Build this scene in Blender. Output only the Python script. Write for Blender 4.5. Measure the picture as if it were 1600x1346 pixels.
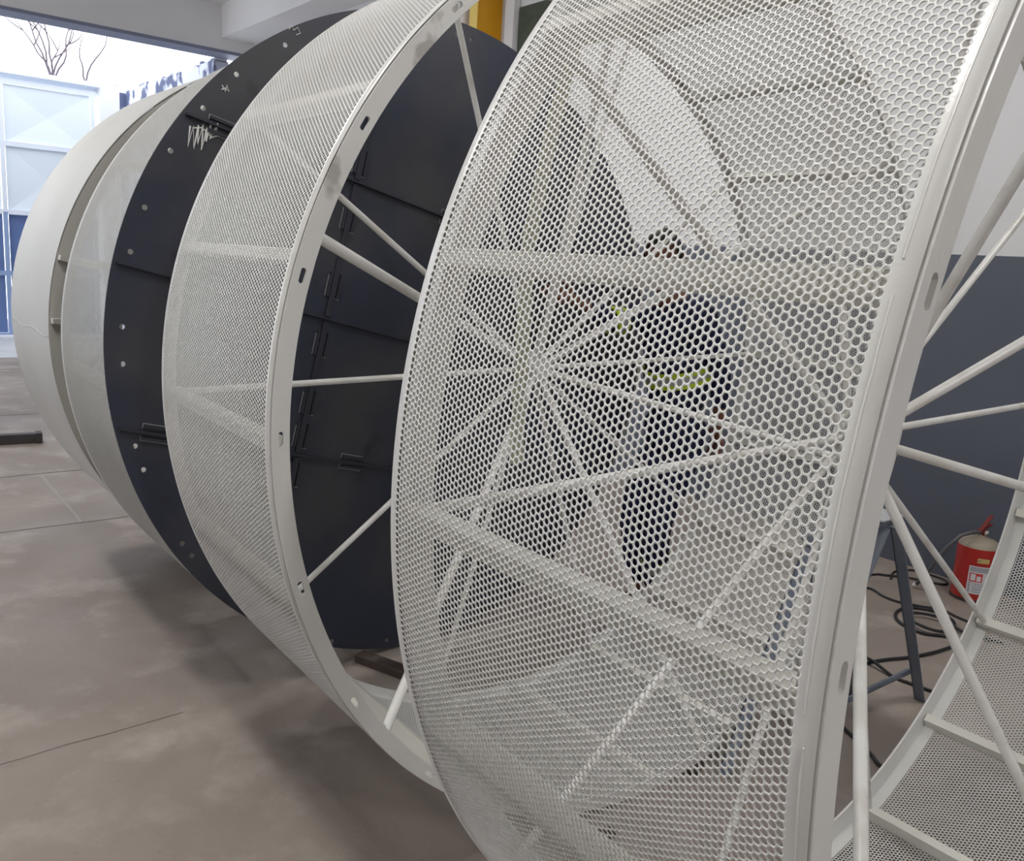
import bpy, math, random
import numpy as np
from mathutils import Vector, Matrix

for o in list(bpy.data.objects):
    bpy.data.objects.remove(o)
SC = bpy.context.scene
COL = SC.collection
PI = math.pi
random.seed(5)

# ------------------------------------------------------------------ camera
cam_d = bpy.data.cameras.new('camera')
cam = bpy.data.objects.new('camera', cam_d)
COL.objects.link(cam)
cam_d.sensor_width = 36.0
cam_d.lens = 1360.86 / 1600 * 36.0
cam_d.clip_start = 0.05
cam_d.clip_end = 200
RT = (0.779018, -0.624005, 0.061229)      # image right in the world
DN = (-0.073641, -0.188036, -0.979397)    # image down
FW = (0.622662, 0.758459, -0.192436)      # view direction
cam.matrix_world = Matrix(((RT[0], -DN[0], -FW[0], -1.9276),
                           (RT[1], -DN[1], -FW[1], 0.0),
                           (RT[2], -DN[2], -FW[2], 1.6148),
                           (0, 0, 0, 1)))
SC.camera = cam

# ------------------------------------------------------------------ sky
world = bpy.data.worlds.new('overcast_sky')
SC.world = world
world.use_nodes = True
bg = world.node_tree.nodes['Background']
bg.inputs['Color'].default_value = (0.93, 0.96, 1.0, 1)
bg.inputs['Strength'].default_value = 3.6

# ------------------------------------------------------------------ lamps of the workshop (their fixtures are built further down)
LAMPS = [(-2.15, 5.3, 4.2, 60), (-2.2, 1.2, 4.2, 50), (1.5, 4.2, 4.2, 40), (1.5, 0.2, 4.2, 42), (-1.8, -3.2, 4.2, 85)]
for x, y, z, pw in LAMPS:
    ld = bpy.data.lights.new('high_bay_light', 'AREA')
    ld.shape = 'RECTANGLE'
    ld.size = 0.22
    ld.size_y = 1.1
    ld.energy = pw
    ld.color = (1.0, 0.975, 0.94)
    lo = bpy.data.objects.new('high_bay_light', ld)
    lo.location = (x, y, z - 0.07)
    COL.objects.link(lo)
    # upward fill light added above each lamp to brighten the ceiling
    lu = ld.copy(); lu.energy = pw * 0.6; lu.size = 0.3; lu.size_y = 1.25
    uo = bpy.data.objects.new('ceiling_fill_light', lu)
    uo.location = (x, y, z + 0.075); uo.rotation_euler = (PI, 0, 0)
    COL.objects.link(uo)

SC.view_settings.view_transform = 'Standard'
SC.view_settings.look = 'None'
SC.view_settings.exposure = -0.30
SC.view_settings.gamma = 1.0
SC.view_settings.use_curve_mapping = False

# ------------------------------------------------------------------ helpers
def tag(o, label=None, cat=None, group=None, kind=None):
    if label: o['label'] = label
    if cat: o['category'] = cat
    if group: o['group'] = group
    if kind: o['kind'] = kind
    return o

def empty(name, loc=(0, 0, 0), rot=(0, 0, 0)):
    o = bpy.data.objects.new(name, None)
    o.empty_display_size = 0.1
    o.location = loc
    o.rotation_euler = rot
    COL.objects.link(o)
    return o

def link(name, me, mat, parent=None, loc=None):
    if mat is not None and not me.materials:
        me.materials.append(mat)
    o = bpy.data.objects.new(name, me)
    COL.objects.link(o)
    if parent is not None: o.parent = parent
    if loc is not None: o.location = loc
    return o

class MB:
    """collects shapes for one mesh"""
    def __init__(s): s.v = []; s.f = []
    def add(s, v, f):
        n = len(s.v)
        s.v += [tuple(p) for p in v]
        s.f += [tuple(i + n for i in q) for q in f]
    def box(s, a, b, rot=None, at=None):
        x0, y0, z0 = a; x1, y1, z1 = b
        v = [Vector(p) for p in ((x0, y0, z0), (x1, y0, z0), (x1, y1, z0), (x0, y1, z0),
                                 (x0, y0, z1), (x1, y0, z1), (x1, y1, z1), (x0, y1, z1))]
        if rot is not None: v = [rot @ p for p in v]
        if at is not None: v = [p + Vector(at) for p in v]
        s.add(v, [(0, 3, 2, 1), (4, 5, 6, 7), (0, 1, 5, 4), (1, 2, 6, 5), (2, 3, 7, 6), (3, 0, 4, 7)])
        return s
    def quad(s, *p):
        s.add(p, [tuple(range(len(p)))])
        return s
    def tube(s, pts, r, n=10, closed=False, flat=None):
        pts = [Vector(p) for p in pts]
        m = len(pts)
        rr = r if hasattr(r, '__len__') else [r] * m
        t0 = (pts[1] - pts[0]).normalized()
        ref = Vector((0, 0, 1)) if abs(t0.z) < .9 else Vector((1, 0, 0))
        u = t0.cross(ref).normalized()
        V = []
        for i, p in enumerate(pts):
            if closed: t = (pts[(i + 1) % m] - pts[i - 1]).normalized()
            elif i == 0: t = t0
            elif i == m - 1: t = (pts[-1] - pts[-2]).normalized()
            else: t = (pts[i + 1] - pts[i - 1]).normalized()
            u = (u - t * u.dot(t)).normalized()
            w = t.cross(u)
            for k in range(n):
                a = 2 * PI * k / n
                V.append(p + (u * math.cos(a) + w * math.sin(a)) * rr[i])
        F = []
        for i in range(m if closed else m - 1):
            j = (i + 1) % m
            for k in range(n):
                k2 = (k + 1) % n
                F.append((i * n + k, i * n + k2, j * n + k2, j * n + k))
        if not closed:
            F.append(tuple(range(n))[::-1]); F.append(tuple((m - 1) * n + k for k in range(n)))
        s.add(V, F)
        return s
    def lathe(s, prof, n=32, at=(0, 0, 0)):
        V = []; F = []
        for r, z in prof:
            for k in range(n):
                a = 2 * PI * k / n
                V.append((at[0] + r * math.cos(a), at[1] + r * math.sin(a), at[2] + z))
        for i in range(len(prof) - 1):
            for k in range(n):
                k2 = (k + 1) % n
                F.append((i * n + k, i * n + k2, (i + 1) * n + k2, (i + 1) * n + k))
        F.append(tuple(range(n))[::-1]); F.append(tuple((len(prof) - 1) * n + k for k in range(n)))
        s.add(V, F)
        return s
    def build(s, name, mat, parent=None, smooth=False, bevel=0, loc=None):
        me = bpy.data.meshes.new(name)
        me.from_pydata(s.v, [], s.f)
        me.validate()
        if smooth:
            me.polygons.foreach_set('use_smooth', [True] * len(me.polygons))
            try: me.set_sharp_from_angle(angle=math.radians(40))
            except Exception: pass
        o = link(name, me, mat, parent, loc)
        if bevel:
            b = o.modifiers.new('b', 'BEVEL'); b.width = bevel; b.segments = 2; b.limit_method = 'ANGLE'
        return o

def np_mesh(name, V, faces_by_size):
    """V (n,3); list of int arrays (m,k)"""
    used = np.unique(np.concatenate([f.ravel() for f in faces_by_size]))
    remap = np.full(len(V), -1, dtype=np.int64); remap[used] = np.arange(len(used))
    V = V[used]
    loops = np.concatenate([remap[f].ravel() for f in faces_by_size]).astype(np.int32)
    sizes = np.concatenate([np.full(len(f), f.shape[1], dtype=np.int32) for f in faces_by_size])
    starts = np.concatenate([[0], np.cumsum(sizes)[:-1]]).astype(np.int32)
    me = bpy.data.meshes.new(name)
    me.vertices.add(len(V)); me.vertices.foreach_set('co', V.astype(np.float32).ravel())
    me.loops.add(len(loops)); me.loops.foreach_set('vertex_index', loops)
    me.polygons.add(len(sizes)); me.polygons.foreach_set('loop_start', starts)
    me.update(calc_edges=True)
    return me

# ------------------------------------------------------------------ materials
def mat(name, col, rough=0.5, metal=0.0, spec=0.5, noise=None, bump=None, patch=None, coat=0.0):
    """noise=(scale, colour2, lo, hi): object-space mottling; bump=(scale, strength); patch=(scale, colour, lo, hi)"""
    m = bpy.data.materials.new(name); m.use_nodes = True
    nt = m.node_tree; N = nt.nodes; L = nt.links
    b = N['Principled BSDF']
    b.inputs['Roughness'].default_value = rough
    b.inputs['Metallic'].default_value = metal
    b.inputs['Specular IOR Level'].default_value = spec
    b.inputs['Coat Weight'].default_value = coat
    b.inputs['Base Color'].default_value = (*col, 1)
    tc = N.new('ShaderNodeTexCoord')
    out = None
    def nz(scale, detail=5):
        n = N.new('ShaderNodeTexNoise'); n.inputs['Scale'].default_value = scale
        n.inputs['Detail'].default_value = detail; L.new(tc.outputs['Object'], n.inputs['Vector']); return n
    def mixin(prev, fac, c2):
        mx = N.new('ShaderNodeMix'); mx.data_type = 'RGBA'
        L.new(fac, mx.inputs[0])
        if prev is None: mx.inputs[6].default_value = (*col, 1)
        else: L.new(prev, mx.inputs[6])
        mx.inputs[7].default_value = (*c2, 1)
        return mx.outputs[2]
    for spec_ in (noise, patch):
        if spec_:
            n = nz(spec_[0]); r = N.new('ShaderNodeMapRange')
            r.inputs[1].default_value = spec_[2]; r.inputs[2].default_value = spec_[3]
            L.new(n.outputs['Fac'], r.inputs[0]); out = mixin(out, r.outputs[0], spec_[1])
    if out is not None: L.new(out, b.inputs['Base Color'])
    if bump:
        n = nz(bump[0], 4); bp = N.new('ShaderNodeBump'); bp.inputs['Strength'].default_value = bump[1]
        bp.inputs['Distance'].default_value = 0.01
        L.new(n.outputs['Fac'], bp.inputs['Height']); L.new(bp.outputs[0], b.inputs['Normal'])
    m['nt'] = 1
    return m

CREAM = mat('cream_paint', (0.77, 0.775, 0.76), 0.28, noise=(2.2, (0.72, 0.72, 0.69), .4, .7), bump=(90, .05))
RIBM = mat('warm_cream_paint', (0.79, 0.785, 0.72), 0.3)
CREAM_ROD = mat('cream_paint_rod', (0.82, 0.82, 0.80), 0.25, noise=(9, (0.70, 0.69, 0.65), .5, .62))
CREAM_WORN = mat('worn_cream_paint', (0.74, 0.745, 0.73), 0.40, noise=(3, (0.69, 0.69, 0.665), .4, .65),
                 patch=(4.2, (0.43, 0.42, 0.39), .63, .66))
CREAM_FAR = mat('far_cream_paint', (0.56, 0.565, 0.55), 0.45, noise=(1.3, (0.49, 0.49, 0.47), .35, .7))  # darker cream for the two drums farthest back
CREAM_FARW = mat('far_cream_flange', (0.52, 0.51, 0.47), 0.5, patch=(6, (0.20, 0.15, 0.12), .66, .69))
STEEL_BLK = mat('blue_black_steel', (0.040, 0.047, 0.072), 0.42, 0.3, noise=(2.0, (0.070, 0.070, 0.078), .42, .62),
                patch=(5, (0.026, 0.026, 0.032), .60, .72))
STEEL_BAR = mat('dark_steel_bar', (0.055, 0.058, 0.075), 0.4, 0.5)
WELD = mat('weld_scale', (0.42, 0.42, 0.43), 0.5, 0.4)
CHALK = mat('white_chalk', (0.75, 0.75, 0.73), 0.9)
GREYSTEEL = mat('grey_blue_steel', (0.17, 0.20, 0.26), 0.5, 0.1, noise=(8, (0.23, 0.25, 0.29), .4, .7))
RUST = mat('brown_steel', (0.035, 0.021, 0.017), 0.7, noise=(12, (0.065, 0.04, 0.03), .4, .7))
DARKBAR = mat('dark_rusty_bar', (0.045, 0.040, 0.042), 0.6)
CABLE = mat('black_rubber', (0.018, 0.019, 0.022), 0.5)
RED = mat('extinguisher_red', (0.42, 0.018, 0.014), 0.3, coat=.3)
DRED = mat('dark_red_metal', (0.18, 0.03, 0.025), 0.4, .3)
HOSE = mat('grey_hose', (0.09, 0.09, 0.095), 0.5)
DUST = mat('tan_metal', (0.30, 0.26, 0.20), 0.5)
PAPER = mat('label_paper', (0.66, 0.66, 0.70), 0.6)
INK = mat('label_ink', (0.14, 0.14, 0.19), 0.7)
LRED = mat('label_red', (0.62, 0.05, 0.05), 0.6)
YTAG = mat('tag_yellow', (0.55, 0.42, 0.16), 0.6)
WHITEW = mat('white_painted_plaster', (0.64, 0.64, 0.655), 0.8, noise=(.7, (0.59, 0.59, 0.60), .4, .7))
CEIL = mat('painted_ceiling_slab', (0.86, 0.855, 0.86), 0.85, noise=(.5, (0.80, 0.79, 0.80), .35, .7), bump=(9, .08))
BEAM = mat('painted_concrete_beam', (0.86, 0.86, 0.87), 0.85, noise=(1.1, (0.80, 0.80, 0.81), .4, .7))
YELLOW = mat('yellow_column_paint', (0.62, 0.30, 0.004), 0.35)
YELLOWP = mat('pale_yellow_face', (0.80, 0.60, 0.16), 0.4)  # paler yellow for the column's narrow side face
GREENP = mat('dark_green_panel', (0.028, 0.04, 0.024), 0.6, noise=(14, (0.05, 0.06, 0.035), .4, .7))
GATE_LO = mat('gate_deep_blue', (0.12, 0.19, 0.40), 0.5, noise=(1.2, (0.10, 0.16, 0.34), .4, .7))
GATE_HI = mat('gate_pale_blue', (0.80, 0.88, 0.95), 0.5)  # pale upper panels, lightened towards white to read as overexposed
GATE_FR = mat('gate_frame_paint', (0.28, 0.38, 0.60), 0.5)
GATE_FW = mat('gate_frame_white', (0.78, 0.84, 0.93), 0.5)
COURT = mat('stained_courtyard_wall', (0.62, 0.66, 0.78), 0.9, patch=(3.2, (0.10, 0.12, 0.22), .50, .58))
TWIG = mat('dry_twig', (0.16, 0.13, 0.16), 0.9)
NAVY = mat('navy_cloth', (0.010, 0.013, 0.048), 0.85, noise=(18, (0.016, 0.021, 0.075), .4, .7))
SKIN = mat('brown_skin', (0.20, 0.085, 0.052), 0.5)
HAIR = mat('black_hair', (0.008, 0.007, 0.007), 0.6)
HIVIS = mat('yellow_green_band', (0.55, 0.75, 0.03), 0.5)
REFL = mat('silver_reflective_band', (0.42, 0.44, 0.45), 0.35)
BOOT = mat('black_boot', (0.012, 0.012, 0.014), 0.45)
OLIVEM = mat('pale_olive_band', (0.40, 0.41, 0.30), 0.8)
LAMPG = bpy.data.materials.new('lamp_diffuser'); LAMPG.use_nodes = True
_b = LAMPG.node_tree.nodes['Principled BSDF']
_b.inputs['Emission Color'].default_value = (1, .97, .92, 1); _b.inputs['Emission Strength'].default_value = 3.0

def wall_blue_mat():
    return mat('slate_blue_wall_paint', (0.088, 0.100, 0.132), 0.55, noise=(.9, (0.075, 0.084, 0.108), .35, .7), bump=(30, .05))

def floor_mat():
    m = bpy.data.materials.new('stained_concrete'); m.use_nodes = True
    nt = m.node_tree; N = nt.nodes; L = nt.links; b = N['Principled BSDF']
    tc = N.new('ShaderNodeTexCoord')
    def nz(scale, detail, rough=.55, dist=0.0):
        n = N.new('ShaderNodeTexNoise'); n.inputs['Scale'].default_value = scale; n.inputs['Detail'].default_value = detail
        n.inputs['Roughness'].default_value = rough; n.inputs['Distortion'].default_value = dist
        L.new(tc.outputs['Object'], n.inputs['Vector']); return n
    def rng(src, lo, hi):
        r = N.new('ShaderNodeMapRange'); r.inputs[1].default_value = lo; r.inputs[2].default_value = hi
        L.new(src, r.inputs[0]); return r.outputs[0]
    def mix(fac, a, c):
        mx = N.new('ShaderNodeMix'); mx.data_type = 'RGBA'; L.new(fac, mx.inputs[0])
        if isinstance(a, tuple): mx.inputs[6].default_value = (*a, 1)
        else: L.new(a, mx.inputs[6])
        mx.inputs[7].default_value = (*c, 1); return mx.outputs[2]
    c = mix(rng(nz(0.8, 6, .6, .6).outputs['Fac'], .35, .68), (0.30, 0.255, 0.222), (0.215, 0.180, 0.157))
    c = mix(rng(nz(2.7, 5, .6).outputs['Fac'], .52, .72), c, (0.38, 0.335, 0.30))
    c = mix(rng(nz(16, 6, .7).outputs['Fac'], .62, .80), c, (0.16, 0.135, 0.122))
    L.new(c, b.inputs['Base Color'])
    b.inputs['Roughness'].default_value = 0.62
    rr = rng(nz(1.4, 4).outputs['Fac'], .3, .7)
    mr = N.new('ShaderNodeMapRange'); mr.inputs[3].default_value = .45; mr.inputs[4].default_value = .75
    L.new(rr, mr.inputs[0]); L.new(mr.outputs[0], b.inputs['Roughness'])
    bp = N.new('ShaderNodeBump'); bp.inputs['Strength'].default_value = .15; bp.inputs['Distance'].default_value = .01
    L.new(nz(30, 6).outputs['Fac'], bp.inputs['Height']); L.new(bp.outputs[0], b.inputs['Normal'])
    return m

def st(o):
    o['kind'] = 'structure'; return o

# ------------------------------------------------------------------ the building
XW = 3.0
mb = MB(); mb.box((-9, -6, -.2), (XW + .3, 18, 0)); st(mb.build('floor', floor_mat()))
YO = 12.3
mb = MB(); mb.box((-9, -6, 4.62), (XW + .3, YO + .3, 4.8)); st(mb.build('ceiling', CEIL))
wb = wall_blue_mat()
mb = MB(); mb.box((XW, -6, 1.79), (XW + .25, YO, 4.8)); st(mb.build('wall_right', WHITEW))
mb = MB(); mb.box((XW - .003, -6, 0), (XW + .25, YO, 1.79)); st(mb.build('wall_right', wb))
mb = MB(); mb.box((-9.2, -6, 0), (-9, 6.5, 4.8)); st(mb.build('wall_left', WHITEW))
mb = MB(); mb.box((-9, -6.2, 0), (XW + .25, -6, 4.8)); st(mb.build('wall_front', WHITEW))
# beams under the slab
mb = MB(); mb.box((-9, YO - .35, 4.07), (XW, YO, 4.62)); st(mb.build('trim_1', BEAM))
mb = MB(); mb.box((XW - .42, -6, 4.22), (XW, YO - .35, 4.62)); st(mb.build('trim_2', BEAM))
mb = MB(); mb.box((-9, 8.4, 4.34), (XW - .42, 8.7, 4.62)); st(mb.build('trim_3', BEAM))
# dark underside strip of the lintel
mb = MB(); mb.box((-9, YO - .36, 4.03), (XW, YO + .02, 4.07)); st(mb.build('trim_4', mat('blue_grey_lintel_strip', (0.22, 0.24, 0.33), .6)))

# column, pipe, panel high on the right wall
t = tag(empty('square_column', (2.86, 6.55, 0)), 'tall yellow-orange square column against the white wall, above the black disc', 'column')
mb = MB(); mb.box((-.12, -.06, 0), (.138, .06, 4.60)); mb.build('column_shaft', YELLOW, t)
mb = MB(); mb.box((-.128, -.056, 0), (-.1205, .056, 4.60)); o = mb.build('pale_face', YELLOWP, t); o['label'] = 'pale yellow narrow side face'
mb = MB(); mb.tube([(2.9, 6.93, 0), (2.9, 6.93, 4.58)], .055, 16)
tag(mb.build('wall_pipe', CREAM_ROD, smooth=True), 'thick white vertical pipe left of the yellow column', 'pipe')
mb = MB(); mb.box((2.93, 6.24, 1.8), (2.996, 6.36, 4.2)); tag(mb.build('wall_batten', WHITEW), 'narrow white vertical batten between the yellow column and the green panel', 'batten')
mb = MB(); mb.box((2.955, 5.62, 2.6), (2.996, 6.20, 3.70)); tag(mb.build('wall_panel', GREENP), 'dark green panel high on the wall right of the yellow column', 'panel')

# ------------------------------------------------------------------ courtyard
mb = MB(); mb.box((-9, YO + .25, .0), (XW, 15.02, .004)); o = mb.build('floor', mat('daylit_courtyard_concrete', (0.52, 0.53, 0.55), .8, noise=(2, (0.42, 0.43, 0.45), .4, .7))); st(o)  # paleness stands in for outdoor light and bounces it onto the lintel
mb = MB(); mb.box((2.6, YO, 0), (2.8, 16.6, 4.0))
# jagged weathered top
rnd = random.Random(3)
y = YO
while y < 16.5:
    w = rnd.uniform(.08, .3); h = rnd.uniform(.0, .06)
    mb.box((2.62, y, 3.99), (2.78, min(y + w, 16.6), 4.0 + h)); y += w
st(mb.build('wall_back', COURT))
mb = MB(); mb.box((1.9, 16.4, 0), (2.6, 16.6, 3.98)); st(mb.build('wall_back', COURT))
mb = MB(); mb.box((1.84, 15.05, 0), (2.13, 15.35, 3.86)); 
for i in range(8): mb.box((1.84 + i * .036, 15.06, 3.85), (1.84 + i * .036 + .03, 15.34, 3.87 + rnd.uniform(0, .05)))
tag(mb.build('gate_pillar', mat('whitewashed_pillar', (0.82, 0.84, 0.88), .8)), 'whitewashed pillar with a crumbling top beside the big gate', 'pillar')
g = tag(empty('metal_gate', (0, 15.1, 0)), 'large blue sheet-metal gate with pale upper panels across the courtyard', 'gate')
zs = [(0.06, 0.93), (0.97, 1.83), (1.87, 2.81), (2.85, 3.66)]
xs = [-3.4, -2.1, -.8, .5, 1.74]
for (z0, z1), mm in zip(zs, (GATE_LO, GATE_LO, GATE_HI, GATE_HI)):
    for k in range(4):
        x0, x1 = xs[k] + .04, xs[k + 1] - .04
        # each sheet is pressed with an X crease
        cx, cz = (x0 + x1) / 2, (z0 + z1) / 2
        m2 = MB()
        P_ = [(x0, 0, z0), (x1, 0, z0), (x1, 0, z1), (x0, 0, z1), (cx, .045, cz)]
        m2.add(P_, [(0, 1, 4), (1, 2, 4), (2, 3, 4), (3, 0, 4)])
        m2.build('gate_panel', mm, g)
for i, zz in enumerate((.02, .95, 1.85, 2.83, 3.70)):
    mb = MB(); mb.box((-3.45, -.03, zz - .035), (1.8, .03, zz + .035)); mb.build('gate_rail', GATE_FR if i < 2 else GATE_FW, g)
for x in xs:
    mb = MB(); mb.box((x - .03, -.032, .0), (x + .03, .028, 1.85)); mb.build('gate_stile', GATE_FR, g)
    mb = MB(); mb.box((x - .03, -.032, 1.85), (x + .03, .028, 3.74)); mb.build('gate_stile', GATE_FW, g)
mb = MB(); mb.box((-3.6, 15.0, 3.80), (1.84, 15.25, 3.87)); mb.box((-3.6, 15.2, 3.72), (1.84, 15.28, 3.80))
tag(mb.build('gate_header', GATE_FW), 'thin white beam running along above the gate', 'beam')
mb = MB(); mb.box((-9, 14.75, 0), (1.84, 15.06, .03)); tag(mb.build('gate_sill', mat('pale_threshold', (0.75, 0.76, 0.80), .7)), 'pale concrete threshold strip at the foot of the gate', 'threshold')
mb = MB(); mb.box((-9, 15.0, 0), (-3.6, 15.3, 3.9)); st(mb.build('wall_back', mat('courtyard_white', (0.75, 0.77, 0.82), .8)))

def twigs(name, base, seed, spread, hmax, n, label):
    r = random.Random(seed); mb = MB()
    for k in range(n):
        p = Vector(base) + Vector((r.uniform(-.05, .05), 0, .012)); d = Vector((r.uniform(-spread, spread), 0, 1)).normalized()
        pts = [p.copy()]; h = hmax * r.uniform(.35, 1)
        st_ = 9
        for i in range(st_):
            d = (d + Vector((r.uniform(-.35, .35), r.uniform(-.1, .1), r.uniform(-.05, .2)))).normalized()
            p = p + d * h / st_; pts.append(p.copy())
            if i in (3, 5) and n > 2:
                q = p.copy(); dd = (d + Vector((r.choice((-1, 1)) * .9, 0, 0))).normalized(); sub = [q.copy()]
                for _ in range(4):
                    q = q + dd * .1; dd = (dd + Vector((r.uniform(-.3, .3), 0, .25))).normalized(); sub.append(q.copy())
                mb.tube(sub, [.010, .009, .007, .005, .003], 5)
        mb.tube(pts, [.015 - .0013 * i for i in range(st_ + 1)], 5)
    tag(mb.build(name, TWIG), label, 'dry plant')
twigs('dry_shrub', (1.22, 15.125, 3.874), 11, .07, 1.45, 7, 'bare many-stemmed dry shrub growing on top of the gate')
twigs('dry_sapling', (1.68, 15.125, 3.872), 4, .05, 1.2, 2, 'thin lone dry sapling on the gate top nearer the pillar')

# ------------------------------------------------------------------ perforated drums
def perforated(R, y0, y1, m0, m1, p=0.00995, hole=0.0041, t=0.0014, fine=None, inner=True):
    """rolled sheet with staggered round holes, one connected mesh; y0..y1 sheet, m0/m1 blank margins; fine=(a0,a1) degrees with rounder holes"""
    n = int(round(2 * PI * R / p)); p = 2 * PI * R / n
    rs = p * math.sqrt(3) / 2
    rows = int((y1 - y0 - m0 - m1 - 2 * p / math.sqrt(3)) / rs) + 1
    ya = (y0 + m0 + y1 - m1) / 2 - (rows - 1) * rs / 2
    C = 2 * n
    L = []
    for j in range(rows):
        yj = ya + j * rs
        if j == 0: L += [yj - p / math.sqrt(3), yj - p / (2 * math.sqrt(3))]
        L += [yj + p / (2 * math.sqrt(3)), yj + p / math.sqrt(3)]
    nl = len(L)                        # 2*rows+2 levels
    lev = np.array([y0] + L + [y1])    # +2 edge rings
    def cyl(c, yv, r):
        a = c * (PI / n)
        return np.stack([r * np.sin(a), yv, r * np.cos(a)], -1)
    cc = np.arange(C)
    LV, CC = np.meshgrid(lev, cc, indexing='ij')
    grid_o = cyl(CC.ravel(), LV.ravel(), R)
    grid_i = cyl(CC.ravel(), LV.ravel(), R - t)
    G = len(grid_o)
    def gi(level, c): return (level + 1) * C + (c % C)
    J, I = np.meshgrid(np.arange(rows), np.arange(n), indexing='ij')
    J = J.ravel(); I = I.ravel(); c0 = (2 * I + (J % 2)) % C
    corners = np.stack([gi(2 * J, c0), gi(2 * J + 1, c0 + 1), gi(2 * J + 2, c0 + 1),
                        gi(2 * J + 3, c0), gi(2 * J + 2, c0 - 1), gi(2 * J + 1, c0 - 1)], -1)
    deg = (c0 * 180.0 / n); deg = np.where(deg > 180, deg - 360, deg)
    fm = np.zeros(len(c0), bool)
    if fine: fm = (deg > fine[0]) & (deg < fine[1])
    V = [grid_o, grid_i]; F = []
    base = 2 * G
    yc = ya + J * rs
    for K, sel, hr in ((12, fm, hole), (6, ~fm, hole * 1.08)):
        if not sel.any(): continue
        cs = corners[sel]; cx = c0[sel].astype(float); yy = yc[sel]; H = len(cs)
        ang = np.arange(K) * 2 * PI / K - PI / 2
        ca = cx[:, None] + (hr * np.cos(ang))[None, :] / (PI * R / n)
        cy = yy[:, None] + (hr * np.sin(ang))[None, :]
        co = cyl(ca.ravel(), cy.ravel(), R); ci = cyl(ca.ravel(), cy.ravel(), R - t)
        io = base + np.arange(H * K).reshape(H, K); ii = io + H * K
        V += [co, ci]; base += 2 * H * K
        s = K // 6
        for k in range(6):
            a, b = cs[:, k], cs[:, (k + 1) % 6]
            if s == 2:
                q = [a, b, io[:, (2 * k + 2) % 12], io[:, 2 * k + 1], io[:, 2 * k]]
                qi = [b + G, a + G, ii[:, 2 * k], ii[:, 2 * k + 1], ii[:, (2 * k + 2) % 12]]
            else:
                q = [a, b, io[:, (k + 1) % 6], io[:, k]]
                qi = [b + G, a + G, ii[:, k], ii[:, (k + 1) % 6]]
            F.append(np.stack(q, -1))
            if inner: F.append(np.stack(qi, -1))
        for k in range(K):
            k2 = (k + 1) % K
            F.append(np.stack([io[:, k], io[:, k2], ii[:, k2], ii[:, k]], -1))
    # margins
    even = np.arange(0, C, 2)
    for dc in (1, -1):
        a, b = gi(0, even), gi(1, even + dc)
        e0, e1 = gi(-1, even), gi(-1, even + dc)
        q = np.stack([a, e0, e1, b] if dc == 1 else [a, b, e1, e0], -1)
        F.append(q)
        if inner: F.append(q[:, ::-1] + G)
    par = (rows - 1) % 2; od = np.arange(0, C, 2) + par
    for dc in (1, -1):
        a, b = gi(2 * rows + 1, od), gi(2 * rows, od + dc)
        e0, e1 = gi(2 * rows + 2, od), gi(2 * rows + 2, od + dc)
        q = np.stack([a, b, e1, e0] if dc == 1 else [a, e0, e1, b], -1)
        F.append(q)
        if inner: F.append(q[:, ::-1] + G)
    bysize = {}
    for f in F: bysize.setdefault(f.shape[1], []).append(f)
    # rim faces
    r0 = gi(-1, cc); r1 = gi(2 * rows + 2, cc)
    for r_, flip in ((r0, 1), (r1, 0)):
        a, b = r_, np.roll(r_, -1)
        q = np.stack([a, b, b + G, a + G], -1)
        bysize.setdefault(4, []).append(q[:, ::-1] if flip else q)
    return np_mesh('perforated_sheet', np.concatenate(V), [np.concatenate(x) for x in bysize.values()])

def ringpt(r, a, y, R):      # a in degrees from the top towards +x, drum stands on z=0
    a = math.radians(a); return (r * math.sin(a), y, R + r * math.cos(a))

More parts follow.
